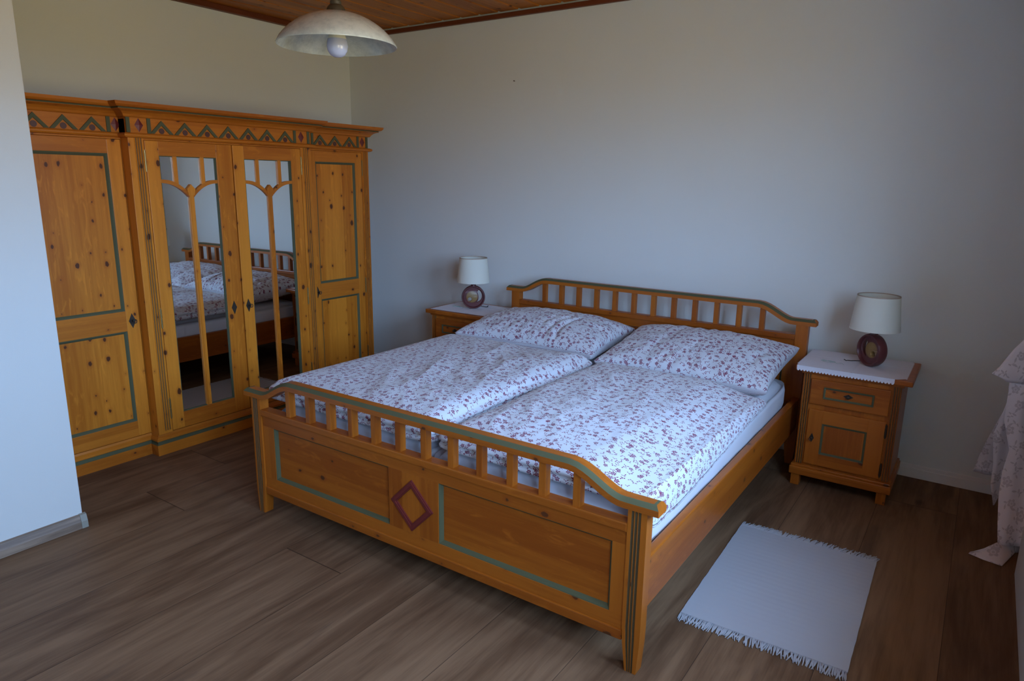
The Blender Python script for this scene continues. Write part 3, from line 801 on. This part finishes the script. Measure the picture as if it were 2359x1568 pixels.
pillow('floral pillow lying flatter, nearest the bedside table with embroidered front cloth', 3.176, -.532, .622, .462, .300, .098, .086, .048, -.01, 4.4,
       [(-.35, .05, .007, -.9, .9), (.1, .03, .006, -1, 0), (.82, .04, .010, -.8, .6)])

# ------------------------------------------------------------------ nightstands
NS = thing('nightstand', 'pine nightstand on the far side of the bed, half hidden by a pillow', 'nightstand', (0, 0, 0), 'matching pine nightstands beside the bed')
# local frame: x 0..0.518 is the width of the top, front of the top at y=0, back at y=.42
def nb(): return bmesh.new()
b = nb(); box(b, 0, 0, .612, .518, .425, .640, .006); obj('top_board', b, BX, NS)
b = nb(); collar_ = None
box(b, .036, .030, .105, .474, .420, .600, .002, 0)
box(b, .028, .020, .598, .484, .422, .613, .004, 1)
obj('body', b, [BZ, BX], NS)
b = nb(); box(b, .020, .002, .062, .490, .424, .104, .005, 0); box(b, .025, .010, .103, .485, .422, .116, .005, 0)
obj('plinth', b, BX, NS)
for (x, y) in ((.030, .016), (.430, .016), (.030, .37), (.430, .37)):
    b = nb(); box(b, x, y, 0, x + .042, y + .042, .064, .002); obj('leg', b, BZ, NS)
for x0 in (.040, .438):
    b = nb(); n = 3; wd = .032 / n
    for k in range(n):
        a = x0 + k * wd
        prism(b, [(a, .031), (a + .001, .024), (a + wd * .35, .024), (a + wd * .5, .0275), (a + wd * .8, .0275), (a + wd * .95, .024), (a + wd, .031)], P('xy'), .118, .597)
    for f in b.faces:
        if abs(f.calc_center_median().y - .0275) < .0004: f.material_index = 1
    obj('pilaster', b, [BZ, FLUTE], NS)
b = nb(); fy = .016
box(b, .078, fy, .448, .432, .031, .578, .004, 0); dr = obj('drawer', b, BX, NS)
b = nb(); mould_rect(b, lambda p, q, d: (p, -d, q), .140, .484, .366, .543, .009, -(fy + .001), -(fy - .005), 0, .004); obj('moulding', b, GREEN, dr, label='grey green painted moulding')
b = nb(); prism(b, [(.230, .5135), (.253, .5015), (.276, .5135), (.253, .5255)], P('xz'), fy - .002, fy)
lathe(b, [(0, 0), (.004, .001), (.004, .010), (.008, .014), (.0085, .018), (.005, .022), (0, .023)], 16)
kb = b
for v in kb.verts:
    if v.co.x < .1: v.co = Vector((.253 + v.co.x, fy - v.co.z, .5135 + v.co.y))
obj('knob', kb, IRON, dr, smooth=True, angle=40)
b = nb()
box(b, .082, fy, .128, .150, .031, .420, .003, 0); box(b, .354, fy, .128, .430, .031, .420, .003, 0)
box(b, .149, fy, .128, .355, .0305, .190, .002, 1); box(b, .149, fy, .352, .355, .0305, .420, .002, 1); box(b, .148, .022, .188, .356, .0305, .354, 0, 0)
dd = obj('door', b, [BZ, BX], NS)
b = nb(); mould_rect(b, lambda p, q, d: (p, -d, q), .150, .190, .354, .352, .010, -(fy + .007), -(fy + .001), 0, .0045); obj('moulding', b, GREEN, dd, label='grey green painted moulding')
b = nb(); prism(b, [(.109, .246), (.109 + .011, .271), (.109, .296), (.109 - .011, .271)], P('xz'), fy - .002, fy); tube(b, [(.109, fy, .271), (.109, fy - .018, .271)], .0025, 8)
pts = [(.109 + .008 * math.cos(2 * PI * k / 12), fy - .024, .271 + .008 * math.sin(2 * PI * k / 12)) for k in range(13)]; tube(b, pts, .002, 6)
obj('key', b, IRON, dd, smooth=True, angle=50)
for z0 in (.345, .145):
    b = nb(); tube(b, [(.433, fy - .001, z0), (.433, fy - .001, z0 + .060)], .005, 8); tube(b, [(.433, fy - .001, z0 - .006), (.433, fy - .001, z0 + .066)], .003, 8); obj('hinge', b, IRON, dd, smooth=True, angle=40)
for ch in list(NS.children) + [c for k in NS.children for c in k.children]: pass
NS.location = (1.203, -.490, 0)
dup(NS, (3.682, -.495, 0), 'pine nightstand between the bed and the curtain, fully visible')

# cloths with scalloped lace edge
def doily(name, label, x0, y0, x1, y1, z, drop, rot=0.0, cut=0.0):
    b = bmesh.new(); uvl = b.loops.layers.uv.new('UVMap'); cx, cy = (x0 + x1) / 2, (y0 + y1) / 2
    def put(x, y, zz):
        X, Y = x - cx, y - cy
        return (cx + X * math.cos(rot) - Y * math.sin(rot), cy + X * math.sin(rot) + Y * math.cos(rot), zz)
    NX, NY = 90, 60; g_ = []
    for i in range(NX + 1):
        row = []
        for j in range(NY + 1):
            x = x0 + (x1 - x0) * i / NX; y = y0 + (y1 - y0) * j / NY
            if cut and x > x1 - cut and y < y0 + cut:          # corner folded back
                e = (x - (x1 - cut)) + ((y0 + cut) - y)
                if e > cut: x -= (e - cut) * .5; y += (e - cut) * .5
            zz = z + .0006 * noise.noise(Vector((x * 30, y * 30, 1))) + .0010 + .0022 * math.exp(-((y - (y0 + .62 * (y1 - y0))) / .004) ** 2) + .0016 * math.exp(-((x - (x0 + .52 * (x1 - x0))) / .004) ** 2)
            row.append(b.verts.new(put(x, y, zz)))
        g_.append(row)
    for i in range(NX):
        for j in range(NY): b.faces.new((g_[i][j], g_[i + 1][j], g_[i + 1][j + 1], g_[i][j + 1]))
    # lace: little half-round scallops along the front (hanging by `drop`) and along the sides
    def scallop(px, py, dx, dy, hang, k):
        ox, oy = (0, -1) if dx else (1 if px > cx else -1, 0)
        R = .0075
        arc = [(px + dx * (R * math.cos(t)) + ox * R * math.sin(t) * (1 if not hang else .35), py + dy * (R * math.cos(t)) + oy * R * math.sin(t) * (1 if not hang else .35), z + .001 - (hang * (.55 + .45 * math.sin(t)) if hang else 0)) for t in [PI * q / 8 for q in range(9)]]
        c0 = b.verts.new(put(px - dx * R, py - dy * R, z + .001)); c1 = b.verts.new(put(px + dx * R, py + dy * R, z + .001))
        vs = [b.verts.new(put(*p)) for p in arc]
        b.faces.new([c1] + vs + [c0])
    n = int((x1 - x0 - cut) / .0145)
    for k in range(n): scallop(x0 + .0075 + .0145 * k, y0 + .0005, 1, 0, drop, k)
    m_ = int((y1 - y0) / .0145)
    for k in range(int(cut / .0145), m_):
        for px in (x0, x1): scallop(px, y0 + .0075 + .0145 * k, 0, 1, 0, k)
    for f in b.faces:
        for lp in f.loops: lp[uvl].uv = (lp.vert.co.x, lp.vert.co.y)
    o = obj(name, b, DOILY, smooth=False); return tag(o, label, 'table cloth', 'white lace edged cloths on the nightstands')
def embroider(par, cx, cy, z, flip):
    b = bmesh.new()
    for r, ox, oy in ((.016, 0, 0), (.010, .022, .004), (.009, -.020, .006)):
        tube(b, [(cx + ox + r * 1.5 * math.cos(t), cy + oy + r * math.sin(t), z) for t in [2 * PI * k / 20 for k in range(20)]], .0007, 5)
    tube(b, [(cx + flip * (.02 + .004 * k), cy + .010 * math.sin(k * .7) - .0008 * k, z) for k in range(16)], .0008, 5)
    tube(b, [(cx - .03 + .006 * k, cy + .022 + .004 * math.sin(k * 1.3), z) for k in range(9)], .0007, 5)
    obj('embroidery', b, THREAD, par)
ZT = .640
c1 = doily('tray_cloth', 'white lace edged cloth on the nightstand near the wardrobe', 1.232, -.462, 1.700, -.100, ZT + .0006, 0, .035)
embroider(c1, 1.325, -.300, ZT + .0030, 1)
c2 = doily('tray_cloth', 'white lace edged cloth hanging over the front of the fully visible nightstand', 3.688, -.499, 4.165, -.080, ZT + .0006, .027, 0, .035)
embroider(c2, 3.800, -.335, ZT + .0030, 1)

# ------------------------------------------------------------------ table lamps
LP = thing('table_lamp', 'table lamp whose pierced ceramic base faces the room, by the wardrobe', 'table lamp', (0, 0, 0), 'matching table lamps with pierced maroon bases')
RB = .082; ZC = .081
def disc_pt(px, pz, d): return (px, d, pz + ZC)      # disc faces -y in its own frame
# outer shell: a squat wheel, flattened underneath
b = bmesh.new(); seg = 64
prof = [(.068, -.016), (.0725, -.024), (.0775, -.024), (.0815, -.016), (.083, 0), (.0815, .016), (.0775, .024), (.0725, .024), (.068, .016), (.0665, 0)]
rows = []
for r, d in prof: rows.append([b.verts.new((r * math.cos(2 * PI * k / seg), d, max(.0008 * abs(d) / .03, ZC + r * math.sin(2 * PI * k / seg)) )) for k in range(seg)])
for A, B in zip(rows, rows[1:] + rows[:1]):
    for k in range(seg): b.faces.new((A[k], A[(k + 1) % seg], B[(k + 1) % seg], B[k]))
lathe(b, [(.019, -.004), (.019, .004), (.0145, .012), (.0115, .018), (0, .018)], 32, c=(0, 0, 2 * RB - .002))
body_ = obj('base', b, CERAM, LP, smooth=True, angle=50, keep=True)
# pierced plate: built on a fine grid kept outside the openings
b = bmesh.new()
def bez(pts, n=10):
    out = []
    L = len(pts)
    for i in range(L):
        p0, p1, p2, p3 = pts[(i - 1) % L], pts[i], pts[(i + 1) % L], pts[(i + 2) % L]
        for k in range(n):
            t = k / n
            out.append(tuple(.5 * ((2 * p1[q]) + (-p0[q] + p2[q]) * t + (2 * p0[q] - 5 * p1[q] + 4 * p2[q] - p3[q]) * t * t + (-p0[q] + 3 * p1[q] - 3 * p2[q] + p3[q]) * t ** 3) for q in (0, 1)))
    return out
cres = bez([(.036, .055), (.052, .043), (.0625, .018), (.0600, -.010), (.044, -.031), (.018, -.040), (.029, -.018), (.0315, .0), (.029, .018), (.023, .034), (.027, .046)], 8)
hole = [(-.025 + .0175 * math.cos(2 * PI * k / 32), -.015 + .0175 * math.sin(2 * PI * k / 32)) for k in range(32)]
outer = [(.0685 * math.cos(2 * PI * k / 72), .0685 * math.sin(2 * PI * k / 72)) for k in range(72)]
cu = bpy.data.curves.new('plate_outline', 'CURVE'); cu.dimensions = '2D'; cu.fill_mode = 'BOTH'; cu.extrude = .006; cu.bevel_depth = .004; cu.bevel_resolution = 3
for loop in (outer, cres, hole):
    s_ = cu.splines.new('POLY'); s_.points.add(len(loop) - 1); s_.use_cyclic_u = True
    for p_, q in zip(s_.points, loop): p_.co = (q[0], q[1], 0, 1)
to_ = bpy.data.objects.new('tmp_outline', cu); C.objects.link(to_); bpy.context.view_layer.update()
me_ = bpy.data.meshes.new_from_object(to_.evaluated_get(bpy.context.evaluated_depsgraph_get())); bpy.data.objects.remove(to_)
b = bmesh.new(); b.from_mesh(me_); bpy.data.meshes.remove(me_)
bmesh.ops.triangulate(b, faces=b.faces); bmesh.ops.subdivide_edges(b, edges=[e for e in b.edges if e.calc_length() > .012], cuts=2, use_grid_fill=True)
for v in b.verts:
    x, y, z = v.co; r2 = ((x + .008) ** 2 + y ** 2) / .045 ** 2
    v.co = Vector((x, -z * (1 + .5 * max(0, 1 - r2)), y + ZC))
PL = mat('glazed_plate', (.12, .03, .03), .3); g = G(PL)
sp = g.n('ShaderNodeSeparateXYZ'); tc = g.n('ShaderNodeTexCoord'); g.l(tc.outputs['Object'], sp.inputs[0])
dx = g.math('ADD', sp.outputs[0], .0095); dz = g.math('SUBTRACT', sp.outputs[2], ZC + .002)
rr = g.math('SQRT', g.math('ADD', g.math('MULTIPLY', dx, dx), g.math('MULTIPLY', dz, dz)))
g.l(g.mix(g.ramp(rr, .036, .043), (.26, .155, .050), (.115, .030, .030)), g.b.inputs['Base Color'])
obj('pierced_plate', b, PL, LP, keep=True, smooth=True, angle=35, label='ochre and maroon pierced centre')
# fitting, shade
b = bmesh.new(); lathe(b, [(0, .175), (.010, .175), (.010, .200), (.016, .202), (.016, .235), (0, .235)], 20); obj('socket', b, CORD, LP, keep=True)
b = bmesh.new(); lathe(b, [(0, .235), (.012, .236), (.016, .25), (.029, .275), (.030, .29), (.024, .308), (0, .318)], 24); obj('bulb', b, BULB, LP, keep=True, smooth=True)
b = bmesh.new(); lathe(b, [(.1125, .186), (.1145, .1865), (.0960, .3555), (.0940, .3560)], 72, close=True)
sh = obj('lamp_shade', b, SHADE, LP, keep=True, smooth=True, angle=40)
b = bmesh.new()
lathe(b, [(.0935, .3525), (.0968, .3525), (.0965, .3575), (.0935, .3575)], 72, close=True)
obj('rim', b, SHADEIN, sh, keep=True)
b = bmesh.new()
for k in range(3):
    t = 2 * PI * k / 3; tube(b, [(.014 * math.cos(t), .014 * math.sin(t), .236), (.095 * math.cos(t), .095 * math.sin(t), .33)], .0012, 6)
lathe(b, [(.014, .234), (.020, .234), (.020, .237), (.014, .237)], 20, close=True); obj('shade_carrier', b, BRASS, LP, keep=True)
b = bmesh.new(); tube(b, [(.045, .02, .014), (.070, .028, .009), (.092, .036, .0035), (.104, .046, .003), (.100, .058, .003), (.108, .066, .008)], .0023, 8); obj('cord', b, CORD, LP, keep=True, smooth=True)
LP.location = (1.470, -.285, ZT + .004); LP.rotation_euler = (0, 0, math.radians(38))
lp2 = dup(LP, (3.990, -.300, ZT + .004), 'table lamp beside the curtain, its pierced base turned partly away', math.radians(137))

# ------------------------------------------------------------------ rugs
def rug(label, x0, y0, x1, y1, rot, seed):
    rd = random.Random(seed); cx, cy = (x0 + x1) / 2, (y0 + y1) / 2
    def put(x, y, z):
        X, Y = x - cx, y - cy; return (cx + X * math.cos(rot) - Y * math.sin(rot), cy + X * math.sin(rot) + Y * math.cos(rot), z)
    t = thing('rug', label, 'rug', (cx, cy, 0), 'white cotton rugs on either side of the bed')
    b = bmesh.new(); uvl = b.loops.layers.uv.new('UVMap'); NX, NY = 50, 70
    def H(x, y): return .0055 + .0012 * noise.noise(Vector((x * 7, y * 7, seed))) + .0006 * math.sin(y * 900)
    top = [[b.verts.new(put(x0 + (x1 - x0) * i / NX + .0018 * noise.noise(Vector((j * .2, i * .2, seed))), y0 + (y1 - y0) * j / NY + .002 * noise.noise(Vector((i * .15, 9, seed))), H(i / NX * .55, j / NY * .8))) for j in range(NY + 1)] for i in range(NX + 1)]
    for i in range(NX):
        for j in range(NY): b.faces.new((top[i][j], top[i + 1][j], top[i + 1][j + 1], top[i][j + 1]))
    edge = [top[i][0] for i in range(NX + 1)] + [top[NX][j] for j in range(1, NY + 1)] + [top[i][NY] for i in range(NX - 1, -1, -1)] + [top[0][j] for j in range(NY - 1, 0, -1)]
    low = [b.verts.new((v.co.x, v.co.y, .0004)) for v in edge]
    for k in range(len(edge)): b.faces.new((edge[k], low[k], low[(k + 1) % len(edge)], edge[(k + 1) % len(edge)]))
    b.faces.new(low[::-1])
    for f in b.faces:
        for lp in f.loops: lp[uvl].uv = (lp.vert.co.x, lp.vert.co.y)
    obj('weave', b, RUG, t, smooth=True, angle=60)
    for (ye, s) in ((y0, -1), (y1, 1)):
        b = bmesh.new(); x = x0 + .002
        while x < x1 - .002:
            L = rd.uniform(.030, .052); k = rd.uniform(-.014, .014)
            if s > 0: k += .010
            tube(b, [put(x, ye - s * .003, .005), put(x + k * .4, ye + s * L * .45, .0045), put(x + k, ye + s * L, .0025)], [.0020, .0028, .0016], 5)
            x += rd.uniform(.0026, .0046)
        fr_ = obj('fringe', b, RUG, t, smooth=True); fr_['kind'] = 'stuff'
    return t
rug('off-white cotton rug with knotted fringe on the floor below the nightstand by the curtain', 3.650, -1.893, 4.205, -1.092, .02, 3)
rug('off-white cotton rug lying between bed and wardrobe, seen in the mirrors', 1.205, -1.740, 1.757, -.925, 0, 8)

# ------------------------------------------------------------------ pendant lamp
PX, PY, PZ = 2.632, -2.494, 1.925
PN = thing('pendant_lamp', 'ceiling lamp with shallow alabaster glass bowl and bare bulb', 'pendant lamp', (PX, PY, PZ))
def pl(bm_, ang=-.2):
    ax = Vector((-.56, .82, 0)); Mx = Matrix.Rotation(math.radians(ang), 4, ax)
    for v in bm_.verts: v.co = Mx @ v.co
    return bm_
H_ = .097; R_ = .184
outp = []; inp = []
for k in range(19):
    t = k / 18; a = t * PI / 2; r = R_ * math.sin(a) if False else R_ * t
    z = H_ * (1 - t ** 2.15) ** .80 if t < 1 else 0
    outp.append((r, z))
inp = [(max(0, r - .003), z - .004 if r > .01 else z - .004) for r, z in outp][::-1]; inp[0] = (R_ - .004, .0005)
b = bmesh.new(); lathe(b, outp + [(R_ - .001, -.003)] + inp, 96); obj('glass_bowl', pl(b), ALAB, PN, smooth=True, keep=True, angle=60)
b = bmesh.new(); lathe(b, [(0, -.036), (.012, -.0345), (.0225, -.0285), (.030, -.017), (.0325, -.003), (.031, .010), (.0285, .018)], 40); bo = obj('bulb', pl(b, .5), BULB, PN, smooth=True, keep=True)
b = bmesh.new(); lathe(b, [(.0287, .0175), (.0235, .036), (.0180, .054), (.0150, .070), (0, .070)], 40); obj('collar', pl(b, .5), BULBN, bo, smooth=True, keep=True, angle=50)
b = bmesh.new(); lathe(b, [(.016, .062), (.018, .062), (.018, .096), (0, .096)], 24); obj('socket', pl(b, .5), BRONZE, PN, smooth=True, keep=True, angle=40)
b = bmesh.new(); lathe(b, [(.030, .090), (.030, .098), (.026, .108), (.020, .115), (.017, .117), (.017, .126), (.0145, .128), (.0145, .150), (0, .150)], 32); obj('cap', b, BRONZE, PN, smooth=True, keep=True, angle=40)
b = bmesh.new(); lathe(b, [(0, .148), (.0125, .148), (.0125, CZ - PZ - .03), (0, CZ - PZ - .03)], 24); obj('stem', b, BRONZE, PN, smooth=True, keep=True, angle=40)
b = bmesh.new(); lathe(b, [(0, CZ - PZ - .05), (.02, CZ - PZ - .048), (.048, CZ - PZ - .018), (.052, CZ - PZ + .001), (0, CZ - PZ + .001)], 32); obj('ceiling_rose', b, BRONZE, PN, smooth=True, keep=True, angle=40)

# ------------------------------------------------------------------ curtain in the recess
CU = thing('curtain', 'pale floral curtain bunched in the corner beside the window wall', 'curtain', (4.72, -.45, 0))
def sheet(name, rows, yb, amp, freq, ph, label=None, n=40):
    """rows: [(z, x_left, x_right, y)] from the bottom up"""
    b = bmesh.new(); uvl = b.loops.layers.uv.new('UVMap'); g_ = []; uvm = {}
    R = []
    for (a, c) in zip(rows, rows[1:]):
        m_ = max(1, int(abs(c[0] - a[0]) / .03) + 1)
        for k in range(m_): R.append(tuple(a[q] + (c[q] - a[q]) * k / m_ for q in range(4)))
    R.append(rows[-1])
    acc = 0
    for z, xl, xr, y in R:
        row = []
        for i in range(n + 1):
            t = i / n; x = xl + (xr - xl) * t
            yy = y + amp * math.sin(freq * x + ph + z * .7) * s01(t * 3 + .25) + .012 * noise.noise(Vector((x * 6, z * 3, ph)))
            v = b.verts.new((x, yy, z + .0)); uvm[v] = (x * 1.3, z); row.append(v)
        g_.append(row)
    for A, B in zip(g_, g_[1:]):
        for i in range(n): b.faces.new((A[i], A[i + 1], B[i + 1], B[i]))
    for f in b.faces:
        for lp in f.loops: lp[uvl].uv = uvm[lp.vert]
    o = obj(name, b, CURT, CU, smooth=True)
    md = o.modifiers.new('thickness', 'SOLIDIFY'); md.thickness = .0012
    return o
# main fall down to the floor
sheet('main_drop', [(.050, 4.604, 4.86, -.700), (.12, 4.594, 4.86, -.68), (.222, 4.583, 4.87, -.62), (.33, 4.580, 4.88, -.60), (.434, 4.591, 4.89, -.60), (.56, 4.555, 4.90, -.60), (.68, 4.551, 4.90, -.61), (.80, 4.545, 4.90, -.60), (.95, 4.60, 4.90, -.58), (1.3, 4.72, 4.91, -.50), (2.40, 4.74, 4.91, -.45)], 0, .016, 46, 0)
# dragging hem that lies on the boards
b = bmesh.new(); uvl = b.loops.layers.uv.new('UVMap')
pts = [(4.509, -.781, .006), (4.560, -.800, .004), (4.626, -.815, .004), (4.672, -.66, .006), (4.74, -.60, .012)]
up = [(4.520, -.776, .014), (4.560, -.745, .030), (4.600, -.715, .056), (4.66, -.665, .060), (4.75, -.64, .060)]
N_ = 8; rows = []
for k in range(N_ + 1):
    t = k / N_; rows.append([b.verts.new(tuple(p[q] * (1 - t) + u[q] * t + (.010 * math.sin(PI * t) if q == 1 else 0) for q in range(3))) for p, u in zip(pts, up)])
for A, B in zip(rows, rows[1:]):
    for i in range(4): b.faces.new((A[i], A[i + 1], B[i + 1], B[i]))
for f in b.faces:
    for lp in f.loops: lp[uvl].uv = (lp.vert.co.x, lp.vert.co.y)
o = obj('hem', b, CURT, CU, smooth=True); o.modifiers.new('thickness', 'SOLIDIFY').thickness = .0015
# folded-over collar near the top, and the two hanging tails
sheet('folded_flap', [(.735, 4.540, 4.80, -.640), (.748, 4.522, 4.84, -.648), (.767, 4.483, 4.86, -.655), (.80, 4.505, 4.88, -.655), (.879, 4.542, 4.89, -.650), (.922, 4.570, 4.90, -.640), (1.05, 4.66, 4.90, -.60)], 0, .006, 30, 1)
sheet('tail', [(.119, 4.578, 4.582, -.455), (.22, 4.555, 4.605, -.47), (.33, 4.550, 4.63, -.49), (.475, 4.528, 4.65, -.53), (.529, 4.539, 4.66, -.55), (.62, 4.552, 4.67, -.575), (.70, 4.56, 4.70, -.60)], 0, .010, 60, 2)
sheet('back_tail', [(.204, 4.486, 4.60, -.300), (.30, 4.500, 4.62, -.32), (.42, 4.522, 4.64, -.38), (.55, 4.55, 4.68, -.46), (.75, 4.60, 4.75, -.50)], 0, .010, 50, 4)
b = bmesh.new(); tube(b, [(4.80, -.78, 2.42), (4.80, -.02, 2.42)], .012, 12)
cr = obj('curtain_rod', b, WHITEP); tag(cr, 'white rod carrying the curtain high in the corner recess', 'curtain rod')

# ------------------------------------------------------------------ nail on the back wall
b = bmesh.new(); tube(b, [(1.601, .002, 2.18), (1.601, -.010, 2.181)], [.0018, .0018], 8); tube(b, [(1.601, -.010, 2.181), (1.601, -.0115, 2.181)], .004, 10)
tag(obj('nail', b, IRON), 'small dark nail alone on the bare back wall', 'nail')
